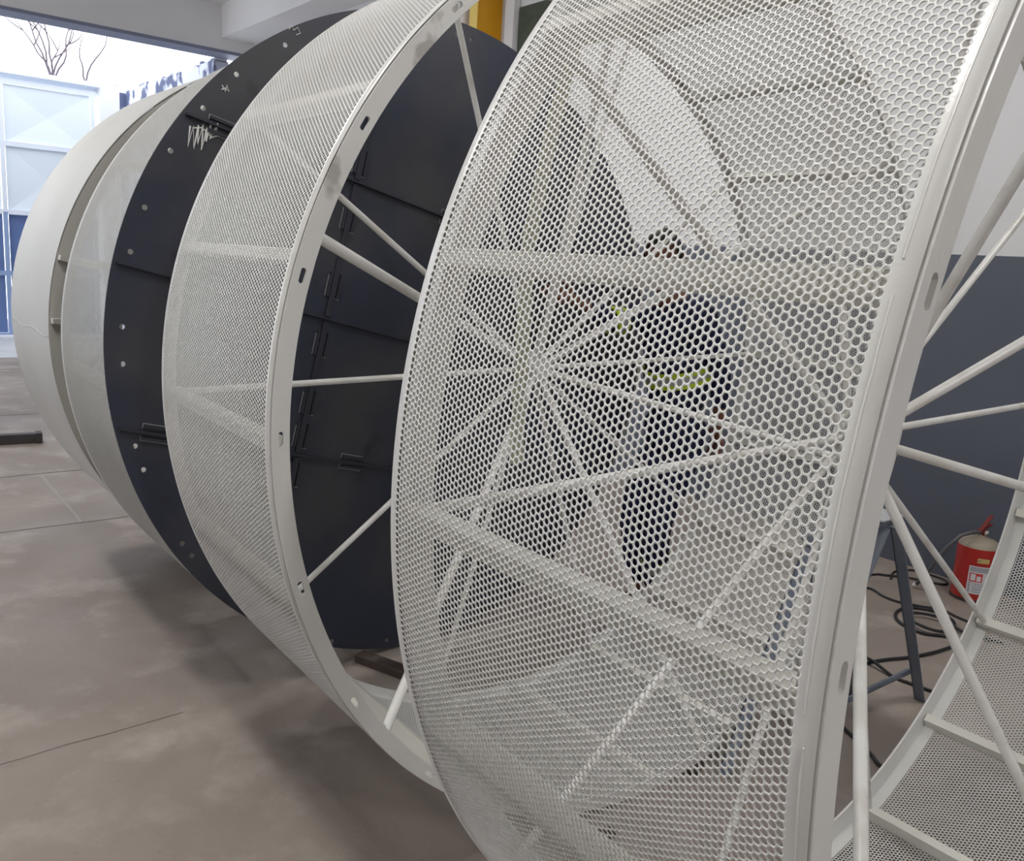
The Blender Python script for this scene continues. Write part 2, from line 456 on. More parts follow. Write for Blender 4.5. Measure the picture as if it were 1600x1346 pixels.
def flange(R, ya, yb, rin, slots=None, leg=None, n=240):
    """flat ring from ya to yb thick with oblong slots, plus a rolled leg lying along the sheet (leg=(y_end, r))"""
    mb = MB()
    V = []; F = []
    def P(r, a, y): return ringpt(r, a, y, R)
    seglist = []
    a = 0.0
    cuts = []
    if slots:
        a0, step, rs_, hw, hl = slots         # start angle, step, slot radius, half width (radial), half length (tangential)
        k = 0
        while k * step < 360 - step * .5:
            cuts.append(a0 + k * step); k += 1
    half = 1.6
    edges = []
    if cuts:
        for i, c in enumerate(cuts):
            nxt = cuts[i + 1] if i + 1 < len(cuts) else cuts[0] + 360
            edges.append((c + half, nxt - half))
    else:
        edges.append((0, 360))
    def wall(p0, p1, r):
        mb.quad(P(r, p0, ya), P(r, p1, ya), P(r, p1, yb), P(r, p0, yb))
    for e0, e1 in edges:
        m = max(4, int((e1 - e0) / 1.5))
        for i in range(m):
            p0 = e0 + (e1 - e0) * i / m; p1 = e0 + (e1 - e0) * (i + 1) / m
            mb.quad(P(rin, p0, ya), P(R, p0, ya), P(R, p1, ya), P(rin, p1, ya))
            mb.quad(P(rin, p0, yb), P(rin, p1, yb), P(R, p1, yb), P(R, p0, yb))
            wall(p0, p1, rin); wall(p0, p1, R)
    for c in cuts:
        wall(c - half, c + half, rin); wall(c - half, c + half, R)
        # outer boundary of the patch (12 pts) and slot boundary (12 pts)
        ob = []; sb = []
        for k in range(16):
            q = 2 * PI * k / 16 + PI / 16
            cx_, cy_ = math.cos(q), math.sin(q)
            sc_ = 1 / max(abs(cx_), abs(cy_))
            ox, oy = cx_ * sc_, cy_ * sc_
            ob.append(((R + rin) / 2 + oy * (R - rin) / 2, c + ox * half))
            sx = (hl - hw) * (1 if cx_ > 0 else -1) + hw * cx_
            sb.append((rs_ + hw * cy_, c + math.degrees(sx / rs_)))
        n0 = len(mb.v)
        vs = []
        for yv in (ya, yb):
            vs += [P(r, a_, yv) for r, a_ in ob] + [P(r, a_, yv) for r, a_ in sb]
        fs = []
        for k in range(16):
            k2 = (k + 1) % 16
            fs.append((k, k2, 16 + k2, 16 + k)); fs.append((32 + k2, 32 + k, 48 + k, 48 + k2))
            fs.append((16 + k, 16 + k2, 48 + k2, 48 + k))
            if abs(ob[k][0] - R) < 1e-6 and abs(ob[k2][0] - R) < 1e-6 or abs(ob[k][0] - rin) < 1e-6 and abs(ob[k2][0] - rin) < 1e-6:
                fs.append((k, k2, 32 + k2, 32 + k))
        mb.add(vs, fs)
        # square corners missed by the 16-gon
        for sx in (-1, 1):
            for rr_ in (R, rin):
                near = sorted(ob, key=lambda q_: abs(q_[0] - rr_) * 50 + abs(q_[1] - (c + sx * half)))[:2]
                for yv in (ya, yb):
                    mb.quad(P(rr_, c + sx * half, yv), P(near[0][0], near[0][1], yv), P(near[1][0], near[1][1], yv))
    if leg:
        ye, rl = leg; y_s = yb if ye > yb else ya
        m = n; V = []; F = []
        for i in range(m):
            a_ = 360 * i / m
            V += [P(rl, a_, y_s), P(rl, a_, ye), P(rl - .005, a_, ye), P(rl - .005, a_, y_s)]
        for i in range(m):
            j = (i + 1) % m
            for k in range(4):
                k2 = (k + 1) % 4
                F.append((4 * i + k, 4 * i + k2, 4 * j + k2, 4 * j + k))
        mb.add(V, F)
    return mb

def radial_box(mb, R, a, r0, r1, y0, y1, hw):
    """bar parallel to the axis at angle a, from radius r0 to r1"""
    a_ = math.radians(a); er = Vector((math.sin(a_), 0, math.cos(a_))); et = Vector((math.cos(a_), 0, -math.sin(a_))); c = Vector((0, 0, R))
    v = [c + er * r + et * t + Vector((0, y, 0)) for y in (y0, y1) for r in (r0, r1) for t in (-hw, hw)]
    mb.add(v, [(0, 1, 3, 2), (4, 6, 7, 5), (0, 4, 5, 1), (2, 3, 7, 6), (0, 2, 6, 4), (1, 5, 7, 3)])

def drum(loc, rz, R, W, label, ribs0=-91, slots=None, fine=None, near_in=.04, far_in=.075, m0=.022, m1=.012,
         paint=CREAM, rod=CREAM_ROD, worn=CREAM, spokes=True, inner=True):
    root = tag(empty('mesh_drum', loc, (0, 0, rz)), label, 'perforated drum', None)
    me = perforated(R, 0.0, W, m0, m1, fine=fine, inner=inner, hole=.0040, t=.0013)
    V_o = link('perforated_sheet', me, paint, root); V_o.location = (0, 0, R)
    fl = flange(R - .0025, -.004, .003, R - near_in, slots, leg=(.03, R - .004))
    fl.build('near_flange', worn, root, smooth=False)
    fl = flange(R - .0025, W - .005, W + .001, R - far_in, None, leg=(W - far_in * .5, R - .004))
    fl.build('far_flange', worn, root, smooth=False)
    for k in range(20):
        mb = MB(); radial_box(mb, R, ribs0 + 18 * k, R - .042, R - .0035, .006, W - .008, .013); mb.build('rib', RIBM, root)
    # weld bead just inside the near rim
    rnd = random.Random(7)
    for a0, a1 in ((-179, -120), (-118, -92.5), (-91, -73.5), (-72, -46), (-44, -2), (0, 60), (62, 120), (122, 178)):
        off = rnd.uniform(.010, .016); m = int((a1 - a0) / 1.5)
        pts = [ringpt(R + .0003, a0 + (a1 - a0) * i / m, off + rnd.uniform(-.0006, .0006), R) for i in range(m + 1)]
        MB().tube(pts, .0011, 6).build('weld_bead', paint, root)
    if spokes:
        hy = W - .02
        mb = MB()
        mb.tube([(0, hy - .075, R), (0, hy + .015, R)], .034, 24); mb.build('hub', paint, root, smooth=True)
        mb = MB(); mb.tube([(0, hy - .008, R), (0, hy + .0, R)], .06, 32); mb.build('hub_plate', paint, root, smooth=True)
        for k in range(10):
            a = ribs0 + 36 * k
            mb = MB(); mb.tube([ringpt(.03, a, hy - .01, R), ringpt(R - .04, a, hy - .01, R)], .0095, 12)
            mb.build('spoke', rod, root, smooth=True)
        for a in (-16, 50, 105.5, 167, 231, 289):
            mb = MB(); mb.tube([ringpt(.028, a, hy - .05, R), ringpt(R - .018, a, .012, R)], .0125, 14)
            mb.build('long_spoke', rod, root, smooth=True)
    return root

drum((0, .369, 0), 0, 1.25, .737, 'nearest and largest-looking white perforated drum, cut off by the right edge',
     slots=(-89.2, 360 / 22, 1.2275, .006, .017), fine=(-175, 5), near_in=.037)
drum((.029, 1.604, 0), -.025, 1.245, .742, 'white perforated drum with an open front between the nearest drum and the black disc',
     ribs0=-91.5, slots=(-90.7, 15.652173, 1.2225, .006, .016), worn=CREAM_WORN, near_in=.041, far_in=.036)
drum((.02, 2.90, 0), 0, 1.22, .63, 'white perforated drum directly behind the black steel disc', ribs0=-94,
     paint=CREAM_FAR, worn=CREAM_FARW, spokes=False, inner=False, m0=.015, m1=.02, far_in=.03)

# the last drum is a plain rolled sheet
def plain_drum():
    R = 1.22; W = .793
    root = tag(empty('plain_drum', (.05, 3.89, 0)), 'smooth pale drum farthest back at the left end of the row', 'drum')
    n = 256; V = []; F = []
    prof = [(R, 0), (R, W), (R - .003, W), (R - .003, 0)]
    for i in range(n):
        a = 360 * i / n
        V += [ringpt(r, a, y, R) for r, y in prof]
    for i in range(n):
        j = (i + 1) % n
        for k in range(4): F.append((4 * i + k, 4 * i + (k + 1) % 4, 4 * j + (k + 1) % 4, 4 * j + k))
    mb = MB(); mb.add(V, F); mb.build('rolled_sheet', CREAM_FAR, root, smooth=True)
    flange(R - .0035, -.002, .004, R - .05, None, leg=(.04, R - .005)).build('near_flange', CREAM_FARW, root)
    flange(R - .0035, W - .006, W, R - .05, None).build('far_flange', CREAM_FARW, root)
    for a in (-91, 29, 149):
        mb = MB(); mb.tube([ringpt(R + .0005, a - .4 * math.sin(i), W * i / 12, R) for i in range(13)], .0018, 6); mb.build('weld_seam', CREAM_FAR, root)
    # spacer blocks welded on the front flange
    for a in (-76, -88):
        mb = MB(); radial_box(mb, R, a, R - .05, R - .008, -.045, -.003, .01); mb.build('spacer_block', CREAM_FARW, root)
plain_drum()

# ------------------------------------------------------------------ black steel disc
def disc():
    R = 1.209
    root = tag(empty('steel_disc', (-.03, 2.791, 1.26 - R), (-.026, 0, .031)),
               'round blue-black sheet-steel disc with bolt holes standing between two white drums', 'steel disc')
    # plate with holes
    holes = [(-.817, 2.131), (-.925, 2.014), (-1.027, 1.875), (-1.108, 1.701), (-1.153, 1.568), (-1.184, 1.344), (-1.186, 1.231),
             (-1.157, .974), (-1.134, .896), (-1.019, .635), (-.988, .588), (-.652, 2.250), (-.472, .135), (-.218, .10), (.035, 2.419), (.10, 2.416),
             (.62, 2.2), (.95, 1.9), (1.1, 1.55), (1.12, 1.0), (.95, .62), (.6, .3)]
    n = 240; V = []; F = []
    for y in (-.002, .002):
        V += [(R * math.sin(2 * PI * i / n), y, R + R * math.cos(2 * PI * i / n)) for i in range(n)]
    F.append(tuple(range(n))); F.append(tuple(range(2 * n - 1, n - 1, -1)))
    for i in range(n): F.append((i, i + n, (i + 1) % n + n, (i + 1) % n))
    mb = MB(); mb.add(V, F); plate = mb.build('plate', STEEL_BLK, root)
    cut = MB()
    for x, z in holes:
        lx = x + .03; lz = z - 1.26 + R
        d = math.hypot(lx, lz - R); k_ = min(1, (R - .022) / d); lx *= k_; lz = R + (lz - R) * k_
        cut.tube([(lx, -.03, lz), (lx, .03, lz)], .0085, 14)
    me = bpy.data.meshes.new('cutter'); me.from_pydata(cut.v, [], cut.f)
    co = bpy.data.objects.new('cutter', me); COL.objects.link(co); co.parent = root
    b = plate.modifiers.new('holes', 'BOOLEAN'); b.object = co; b.solver = 'EXACT'; b.operation = 'DIFFERENCE'
    bpy.context.view_layer.update()
    dg = bpy.context.evaluated_depsgraph_get()
    nm = bpy.data.meshes.new_from_object(plate.evaluated_get(dg))
    plate.modifiers.clear(); plate.data = nm
    if not nm.materials: nm.materials.append(STEEL_BLK)
    bpy.data.objects.remove(co)
    # seams of the plates: grid turned by 13.3 degrees
    th = math.radians(13.3); eu = Vector((math.cos(th), 0, -math.sin(th))); ev = Vector((math.sin(th), 0, math.cos(th))); c = Vector((0, 0, R))
    def bar(u0, v0, u1, v1, w, d, name, m, y0=-.002):
        a = c + eu * u0 + ev * v0; b_ = c + eu * u1 + ev * v1
        t = (b_ - a).normalized(); s = Vector((-t.z, 0, t.x)) * w / 2
        mb = MB(); vs = []
        for y in (y0 - d, y0):
            for p, q in ((a, -s), (b_, -s), (b_, s), (a, s)): vs.append(p + q + Vector((0, y, 0)))
        mb.add(vs, [(0, 1, 2, 3), (7, 6, 5, 4), (0, 4, 5, 1), (1, 5, 6, 2), (2, 6, 7, 3), (3, 7, 4, 0)])
        o = mb.build(name, m, root); return o
    def half(v): return math.sqrt(max(0, (R - .012) ** 2 - v * v))
    for v in (0, .49, -.49):
        bar(-half(v), v, half(v), v, .006, .016, 'seam_angle', STEEL_BAR)
    for u in (-.48, .48):
        for v0, v1 in ((-.92, -.5), (-.48, -.01), (.01, .48), (.5, .92)):
            bar(u, v0, u, v1, .022, .007, 'seam_strip', STEEL_BAR)
    # paired lock tabs across the seams
    def tab(u, v, vert, L_=.085):
        for s in (-1, 1):
            if vert:
                bar(u + s * .020, v - L_ / 2, u + s * .020, v + L_ / 2, .010, .010, 'lock_tab', STEEL_BAR)
                bar(u + s * .027, v - L_ / 2, u + s * .027, v + L_ / 2 - .01, .0022, .003, 'weld_line', WELD)
                if s > 0: bar(u + .010, v - L_ / 2 - .003, u + .030, v - L_ / 2 - .003, .0022, .003, 'weld_line', WELD)
            else:
                bar(u - L_ / 2, v + s * .020, u + L_ / 2, v + s * .020, .010, .010, 'lock_tab', STEEL_BAR)
                bar(u - L_ / 2, v + s * .027, u + L_ / 2 - .01, v + s * .027, .0022, .003, 'weld_line', WELD)
                bar(u - L_ / 2 - .002, v + s * .012, u - L_ / 2 - .002, v + s * .028, .0022, .003, 'weld_line', WELD)
    for u, v in ((-.48, .36), (-.48, .56), (-.48, .12), (-.48, -.09), (-.48, -.30), (-.48, -.42), (-.48, -.56), (.48, .3), (.48, -.2)):
        tab(u, v, True)
    for u, v in ((-.97, .49), (-.97, -.49), (-.25, -.49), (-.05, .49), (-.78, 0), (.2, 0)):
        tab(u, v, False, .10)
    # chalk scribbles
    def scrib(x, z, pts, r=.0022):
        mb = MB(); mb.tube([(x + .03 + px, -.0035, z - 1.26 + R + pz) for px, pz in pts], r, 5); o = mb.build('chalk_mark', CHALK, root)
        o['label'] = 'white chalk scribble'
    rr = random.Random(2)
    scrib(-.945, 1.925, [(-.022, .03), (-.03, -.03), (-.012, .03), (-.012, -.035), (.004, .035), (.0, -.02), (.018, .04), (.012, -.035), (.03, .03), (.026, -.01), (.044, .05), (.04, .0), (.058, .035), (.055, .02), (.065, .05)], .0034)
    scrib(-.93, 1.91, [(-.03, .04), (.0, .045), (.03, .02), (.055, .03)])
    scrib(-.855, 2.083, [(-.01, .008), (.0, -.01), (.006, .01), (.012, -.008), (.0, .0), (-.012, -.006)])
    scrib(-.62, 2.30, [(-.02, .0), (-.01, .015), (-.004, .0), (.01, .012), (.02, -.004), (.005, -.012)], .0016)
disc()

# ------------------------------------------------------------------ worker
def skinned(name, chains, mat_, parent, sub=2):
    """chains: list of lists of (co, radius); first point of each later chain may name (chain, index) to root it"""
    V = []; E = []; Rr = []; idx = {}
    for ci, ch in enumerate(chains):
        prev = None
        for k, it in enumerate(ch):
            if isinstance(it[0], str):
                prev = idx[it[0]]; continue
            V.append(it[0]); Rr.append(it[1]); i = len(V) - 1
            if len(it) > 2: idx[it[2]] = i
            if prev is not None: E.append((prev, i))
            prev = i
    me = bpy.data.meshes.new(name); me.from_pydata(V, E, [])
    o = bpy.data.objects.new(name, me); COL.objects.link(o)
    o.modifiers.new('s', 'SKIN')
    if not me.skin_vertices: 
        me.attributes
    for i, sv in enumerate(me.skin_vertices[0].data):
        r = Rr[i]; sv.radius = (r, r) if not hasattr(r, '__len__') else r
        sv.use_root = (i == 0)
    ss = o.modifiers.new('u', 'SUBSURF'); ss.levels = sub; ss.render_levels = sub
    bpy.context.view_layer.update()
    dg = bpy.context.evaluated_depsgraph_get()
    nm = bpy.data.meshes.new_from_object(o.evaluated_get(dg)); nm.name = name
    nm.materials.clear(); nm.materials.append(mat_)
    nm.polygons.foreach_set('use_smooth', [True] * len(nm.polygons))
    bpy.data.objects.remove(o)
    return link(name, nm, None, parent)

def hand(chains, root, wrist, d, n, scale=1.0, side=1, curl=.5):
    """palm and five fingers from the wrist along d; n = palm normal"""
    d = Vector(d).normalized(); n = Vector(n).normalized(); s = d.cross(n).normalized() * side
    w = Vector(wrist)
    palm = w + d * .045 * scale
    chains.append([(root,), (tuple(palm), .021 * scale, root + 'p'), (tuple(w + d * .085 * scale), .023 * scale, root + 'k')])
    for k, (off, L_) in enumerate(((.030, .066), (.010, .078), (-.011, .072), (-.031, .056))):
        p = w + d * .088 * scale + s * off * scale; dd = d.copy(); pts = [(root + 'k',), (tuple(p), .0095 * scale)]
        for j in range(3):
            dd = (dd + n * curl * .55).normalized(); p = p + dd * L_ / 2.6 * scale; pts.append((tuple(p), (.0088 - .0008 * j) * scale))
        chains.append(pts)
    p = w + d * .035 * scale + s * .032 * scale; dd = (d * .6 + s * .7 + n * .35).normalized(); pts = [(root + 'p',), (tuple(p), .012 * scale)]
    for j in range(2):
        p = p + dd * .032 * scale; pts.append((tuple(p), .0095 * scale)); dd = (dd + d * .5 + n * .2).normalized()
    chains.append(pts)

def person():
    root = tag(empty('person', (1.1, 2.6, 0)), 'worker in navy uniform with reflective bands, knees bent, reaching towards the black disc', 'person')
    O = Vector((1.1, 2.6, 0))
    def q(x, y, z): return (x - O.x, y - O.y, z)
    hip = q(1.19, 2.60, .93); ch = q(1.10, 2.58, 1.33); nk = q(1.02, 2.58, 1.52)
    sh1 = q(1.09, 2.44, 1.44); el1 = q(1.27, 2.44, 1.17); wr1 = q(1.32, 2.46, .93)
    sh2 = q(1.03, 2.68, 1.43); el2 = q(.78, 2.665, 1.38); wr2 = q(.58, 2.68, 1.46)
    body = [[(hip, .06, 'hip'), (q(1.17, 2.6, 1.12), .07, 'sp'), (ch, .08, 'ch'), (q(1.06, 2.58, 1.44), .07, 'nb'), (nk, .048, 'nk'), (q(.995, 2.58, 1.575), .05)],
            [('nb',), (sh1, .052), (el1, .038), (wr1, .026, 'w1')],
            [('nb',), (sh2, .050), (el2, .038), (wr2, .026, 'w2')],
            [('hip',), (q(1.18, 2.54, .84), .05), (q(1.00, 2.50, .50), .042), (q(1.07, 2.53, .11), .03), (q(.97, 2.525, .06), .02)],
            [('hip',), (q(1.18, 2.65, .84), .05), (q(1.02, 2.67, .50), .042), (q(1.10, 2.66, .11), .03), (q(1.0, 2.655, .06), .02)]]
    hand(body, 'w1', wr1, (.15, .1, -1), (-1, 0, 0), side=1)
    hand(body, 'w2', wr2, (-.9, .1, .25), (0, .9, -.2), side=-1, curl=.8)
    skinned('body', body, SKIN, root)
    # head with a face, turned towards the disc and a little down
    def head():
        c = Vector(q(.965, 2.575, 1.665)); mb = MB(); V = []; F = []; nu, nv = 28, 20
        fx = Vector((-.86, -.42, -.28)).normalized(); sd = Vector((0, 0, 1)).cross(fx).normalized(); up = fx.cross(sd).normalized()
        for i in range(nv + 1):
            ph = PI * i / nv
            for k in range(nu):
                a = 2 * PI * k / nu; z = math.cos(ph); r = math.sin(ph); f = r * math.cos(a); s_ = r * math.sin(a)
                F_ = .098 * f; S_ = .075 * s_; Z_ = .118 * z
                if z < -.1: S_ *= 1 - .35 * (-z - .1); F_ *= 1 - .12 * (-z - .1)
                if f > .3:
                    F_ += .022 * math.exp(-((s_ / .16) ** 2 + ((z + .12) / .17) ** 2))      # nose
                    F_ -= .010 * math.exp(-(((abs(s_) - .36) / .16) ** 2 + ((z - .08) / .10) ** 2))   # eye sockets
                    F_ += .007 * math.exp(-((s_ / .28) ** 2 + ((z + .43) / .07) ** 2))    # lips
                    F_ += .008 * math.exp(-((s_ / .3) ** 2 + ((z + .75) / .15) ** 2))     # chin
                V.append(c + fx * F_ + sd * S_ + up * Z_)
        for i in range(nv):
            for k in range(nu): F.append((i * nu + k, i * nu + (k + 1) % nu, (i + 1) * nu + (k + 1) % nu, (i + 1) * nu + k))
        mb.add(V, F)
        for s_ in (-1, 1):     # ears
            p = c + sd * .077 * s_ - fx * .005 - up * .01
            mb.tube([p - up * .026, p - up * .01 + sd * s_ * .008 - fx * .006, p + up * .02 + sd * s_ * .012 - fx * .01, p + up * .03 + sd * s_ * .006], [.006, .011, .012, .006], 8)
        mb.build('head', SKIN, root, smooth=True)
        mb = MB()
        for s_ in (-1, 1): 
            p = c + fx * .083 + sd * .028 * s_ + up * .012
            mb.tube([p - sd * .011, p, p + sd * .011], [.002, .0065, .002], 8)
        mb.build('eyes', HAIR, root, smooth=True)
        mb = MB(); V = []; F = []; m = 14
        for i in range(m + 1):
            ph = PI * .62 * i / m
            for k in range(nu):
                a = 2 * PI * k / nu; z = math.cos(ph); r = math.sin(ph); f = r * math.cos(a); s_ = r * math.sin(a)
                if f > .35 and z < .62: z_ = .62; sc_ = 1.0
                else: z_ = z; sc_ = 1.08
                V.append(c + fx * .098 * f * sc_ + sd * .077 * s_ * sc_ + up * .121 * z_ * 1.04)
        for i in range(m):
            for k in range(nu): F.append((i * nu + k, i * nu + (k + 1) % nu, (i + 1) * nu + (k + 1) % nu, (i + 1) * nu + k))
        mb.add(V, F); mb.build('hair', HAIR, root, smooth=True)
    head()
    jk = [[(hip, .145, 'h'), (q(1.17, 2.6, 1.12), .148), (ch, .15, 'c'), (q(1.06, 2.58, 1.445), .10, 'n'), (q(1.035, 2.58, 1.49), .066)],
          [('n',), (sh1, .072), (el1, .054), (q(1.315, 2.458, .99), .042)],
          [('n',), (sh2, .068), (el2, .050), (q(.62, 2.678, 1.445), .040)]]
    skinned('jacket', jk, NAVY, root)
    tr = [[(q(1.185, 2.6, 1.04), .13, 'h'), (q(1.19, 2.6, .88), .13, 'g')],
          [('g',), (q(1.17, 2.53, .78), .100), (q(1.00, 2.50, .50), .072), (q(1.065, 2.53, .14), .058)],
          [('g',), (q(1.17, 2.66, .78), .100), (q(1.02, 2.67, .50), .072), (q(1.095, 2.66, .14), .058)]]
    skinned('trousers', tr, NAVY, root)
    for x, y in ((1.07, 2.53), (1.10, 2.66)):
        b_ = [[(q(x, y, .10), .050), (q(x - .01, y, .05), .046), (q(x - .10, y - .01, .045), .043), (q(x - .17, y - .01, .04), .036)]]
        skinned('boot', b_, BOOT, root)
    # reflective bands: a ring around a limb/torso section
    def band(c, ax, rx, ry, w, m, name):
        ax = Vector(ax).normalized(); u = ax.cross(Vector((0, 1, 0))).normalized(); v = ax.cross(u).normalized(); c = Vector(c)
        V = []; F = []; n = 40
        for s_ in (-w / 2, w / 2):
            for k in range(n):
                a = 2 * PI * k / n; V.append(c + u * rx * math.cos(a) + v * ry * math.sin(a) + ax * s_)
        for s_ in (w / 2, -w / 2):
            for k in range(n):
                a = 2 * PI * k / n; V.append(c + u * (rx - .006) * math.cos(a) + v * (ry - .006) * math.sin(a) + ax * s_)
        for r in range(4):
            for k in range(n): F.append((r * n + k, r * n + (k + 1) % n, ((r + 1) % 4) * n + (k + 1) % n, ((r + 1) % 4) * n + k))
        mb = MB(); mb.add(V, F); mb.build(name, m, root, smooth=True)
    tx = (-.28, 0, 1)
    for dz, w, m, nm in ((.026, .020, HIVIS, 'yellow_band'), (0, .032, REFL, 'silver_band'), (-.026, .020, HIVIS, 'yellow_band')):
        band(Vector(q(1.162, 2.6, 1.16)) + Vector((-.28 * dz, 0, dz)), tx, .158, .158, w, m, nm)
        band(Vector(q(.80, 2.667, 1.384)) + Vector((dz, 0, 0)), (1, 0, .2), .062, .062, w * .9, m, nm)
    for x, y in ((1.045, 2.52), (1.08, 2.663)):
        for dz, w, m, nm in ((.026, .020, HIVIS, 'yellow_band'), (0, .032, REFL, 'silver_band')):
            band(q(x + .01, y, .27 + dz), (-.2, 0, 1), .072, .072, w, m, nm)
person()

# ------------------------------------------------------------------ unidentified olive band before the disc, built as a hanging strap
mb = MB()
pts = [(-.60, 1.42, 4.2), (-.63, 1.42, 2.6), (-.66, 1.42, 2.06), (-.705, 1.42, 1.88), (-.75, 1.42, 1.64), (-.745, 1.42, 1.18)]
V = []; F = []
for p in pts:
    for dx, dy in ((-.018, -.0015), (.018, -.0015), (.018, .0015), (-.018, .0015)): V.append((p[0] + dx, p[1] + dy, p[2]))
for i in range(len(pts) - 1):
    for k in range(4): F.append((4 * i + k, 4 * i + (k + 1) % 4, 4 * i + 4 + (k + 1) % 4, 4 * i + 4 + k))
F.append((0, 1, 2, 3)); F.append(tuple(4 * (len(pts) - 1) + k for k in (3, 2, 1, 0)))
mb.add(V, F)
tag(mb.build('olive_band', OLIVEM), 'narrow pale olive band hanging down, seen through the mesh before the black disc', 'strap')

# ------------------------------------------------------------------ fire extinguisher
def extinguisher():
    root = tag(empty('fire_extinguisher', (2.805, 1.83, 0)), 'red fire extinguisher standing on the floor by the slate-blue wall', 'fire extinguisher')
    R = .103; root.scale = (1, 1, .94)
    mb = MB(); mb.lathe([(R * .80, 0), (R * .96, .006), (R, .03), (R, .30), (R, .31)], 40); mb.build('cylinder_body', RED, root, smooth=True)
    mb = MB(); mb.lathe([(R * .995, .3105), (R * .93, .328), (R * .72, .345), (R * .40, .356), (R * .26, .362), (.022, .375)], 40); mb.build('shoulder', DUST, root, smooth=True)
    mb = MB(); mb.lathe([(R * .82, -.001), (R * 1.015, .003), (R * 1.015, .018)], 40); mb.build('foot_ring', mat('dark_foot_ring', (.05, .03, .03), .6), root, smooth=True)
    v = Vector((0, 0, .375)); mb = MB(); mb.box((-.018, -.02, .37), (.03, .02, .40)); mb.build('valve', DRED, root, bevel=.003)
    rot = Matrix.Rotation(math.radians(-32), 3, 'Y')
    mb = MB(); mb.box((-.03, -.011, .0), (.11, .011, .007), rot=rot, at=(0, 0, .405)); mb.build('lever', DRED, root, bevel=.002)
    rot2 = Matrix.Rotation(math.radians(-8), 3, 'Y')
    mb = MB(); mb.box((-.02, -.010, .0), (.11, .010, .007), rot=rot2, at=(0, 0, .395)); mb.build('carrying_handle', DRED, root, bevel=.002)
    mb = MB(); mb.tube([(-.01, -.022, .388), (.01, -.022, .388)], .010, 12); mb.build('gauge', CREAM_ROD, root, smooth=True)
    mb = MB(); mb.tube([(-.015, 0, .385), (-.06, .01, .395), (-.12, .05, .372), (-.165, .09, .30), (-.17, .14, .19), (-.165, .18, .095), (-.15, .225, .03)], .0105, 12); mb.build('hose', HOSE, root, smooth=True)
    mb = MB(); mb.tube([(-.15, .225, .03), (-.146, .235, .017)], [.012, .014], 12); o = mb.build('nozzle', CREAM_ROD, root, smooth=True)
    # labels wrapped round the body, facing the camera
    def patch(a0, a1, z0, z1, m, name, r=R + .0008, par=root):
        V = []; F = []; n = max(2, int((a1 - a0) / 4))
        for rr_ in (r, r - .0006):
            for i in range(n + 1):
                a = math.radians(a0 + (a1 - a0) * i / n)
                for z in (z0, z1): V.append((rr_ * math.cos(a), rr_ * math.sin(a), z))
        for i in range(n): F.append((2 * i, 2 * i + 2, 2 * i + 3, 2 * i + 1))
        mb = MB(); mb.add(V, F); return mb.build(name, m, par)
    A = 201          # direction to the camera
    lb = patch(A - 16, A + 62, .055, .215, PAPER, 'instruction_label')
    patch(A + 2, A + 34, .235, .262, YTAG, 'inspection_tag')
    patch(A + 5, A + 10, .245, .252, INK, 'tag_mark', R + .0014)
    patch(A - 12, A + 22, .125, .175, LRED, 'label_symbol', R + .0014, lb)
    patch(A - 9, A + 4, .132, .170, PAPER, 'label_figure', R + .002, lb)
    patch(A + 7, A + 18, .130, .160, PAPER, 'label_figure', R + .002, lb)
    for z in (.205, .198, .191, .183): patch(A - 13, A + 52, z, z + .0035, INK, 'text_line', R + .0014, lb)
    for z in (.112, .100, .088, .078, .066): 
        patch(A - 12, A - 7, z, z + .006, INK, 'text_line', R + .0014, lb); patch(A - 2, A + 40, z, z + .003, INK, 'text_line', R + .0014, lb)
extinguisher()

# ------------------------------------------------------------------ steel trestle behind the drums
def trestle():
    root = tag(empty('steel_trestle', (.8, 1.46, 0)), 'grey-blue steel trestle with splayed legs standing between the drums', 'trestle')
    O = Vector((.8, 1.46, 0))
    def angle_bar(a, b, w, name, m, t=.006):
        a = Vector(a) - O; b = Vector(b) - O; d = (b - a).normalized(); s = d.cross(Vector((0, 1, 0))).normalized(); n_ = d.cross(s).normalized()
        mb = MB()
        for e1, e2 in ((s, n_), (n_, s)):
            V = []
            for p in (a, b):
                V += [p, p + e1 * w, p + e1 * w + e2 * t, p + e2 * t]
            mb.add(V, [(0, 1, 2, 3), (7, 6, 5, 4), (0, 4, 5, 1), (1, 5, 6, 2), (2, 6, 7, 3), (3, 7, 4, 0)])
        return mb.build(name, m, root)
    angle_bar((.99, 1.43, .775), (1.40, 1.43, 0.0), .042, 'leg', GREYSTEEL)
    angle_bar((.97, 1.46, .775), (.70, 1.54, 0.0), .042, 'leg', GREYSTEEL)
    angle_bar((.60, 1.50, .775), (.80, 1.50, 0.0), .042, 'leg', GREYSTEEL)
    angle_bar((.58, 1.50, .775), (.30, 1.54, 0.0), .042, 'leg', GREYSTEEL)
    mb = MB(); mb.box((.55 - O.x, 1.44 - O.y, .775), (1.06 - O.x, 1.50 - O.y, .800)); mb.build('top_bar', GREYSTEEL, root, bevel=.002)
    mb = MB(); mb.box((.93 - O.x, 1.425 - O.y, .8005), (1.09 - O.x, 1.515 - O.y, .806)); o = mb.build('rest_plate', mat('pale_steel_plate', (.5, .52, .54), .45, .1), root); o['label'] = 'pale bent steel plate'
    angle_bar((.72, 1.52, .06), (1.33, 1.44, .13), .016, 'brace', GREYSTEEL, .012)
trestle()

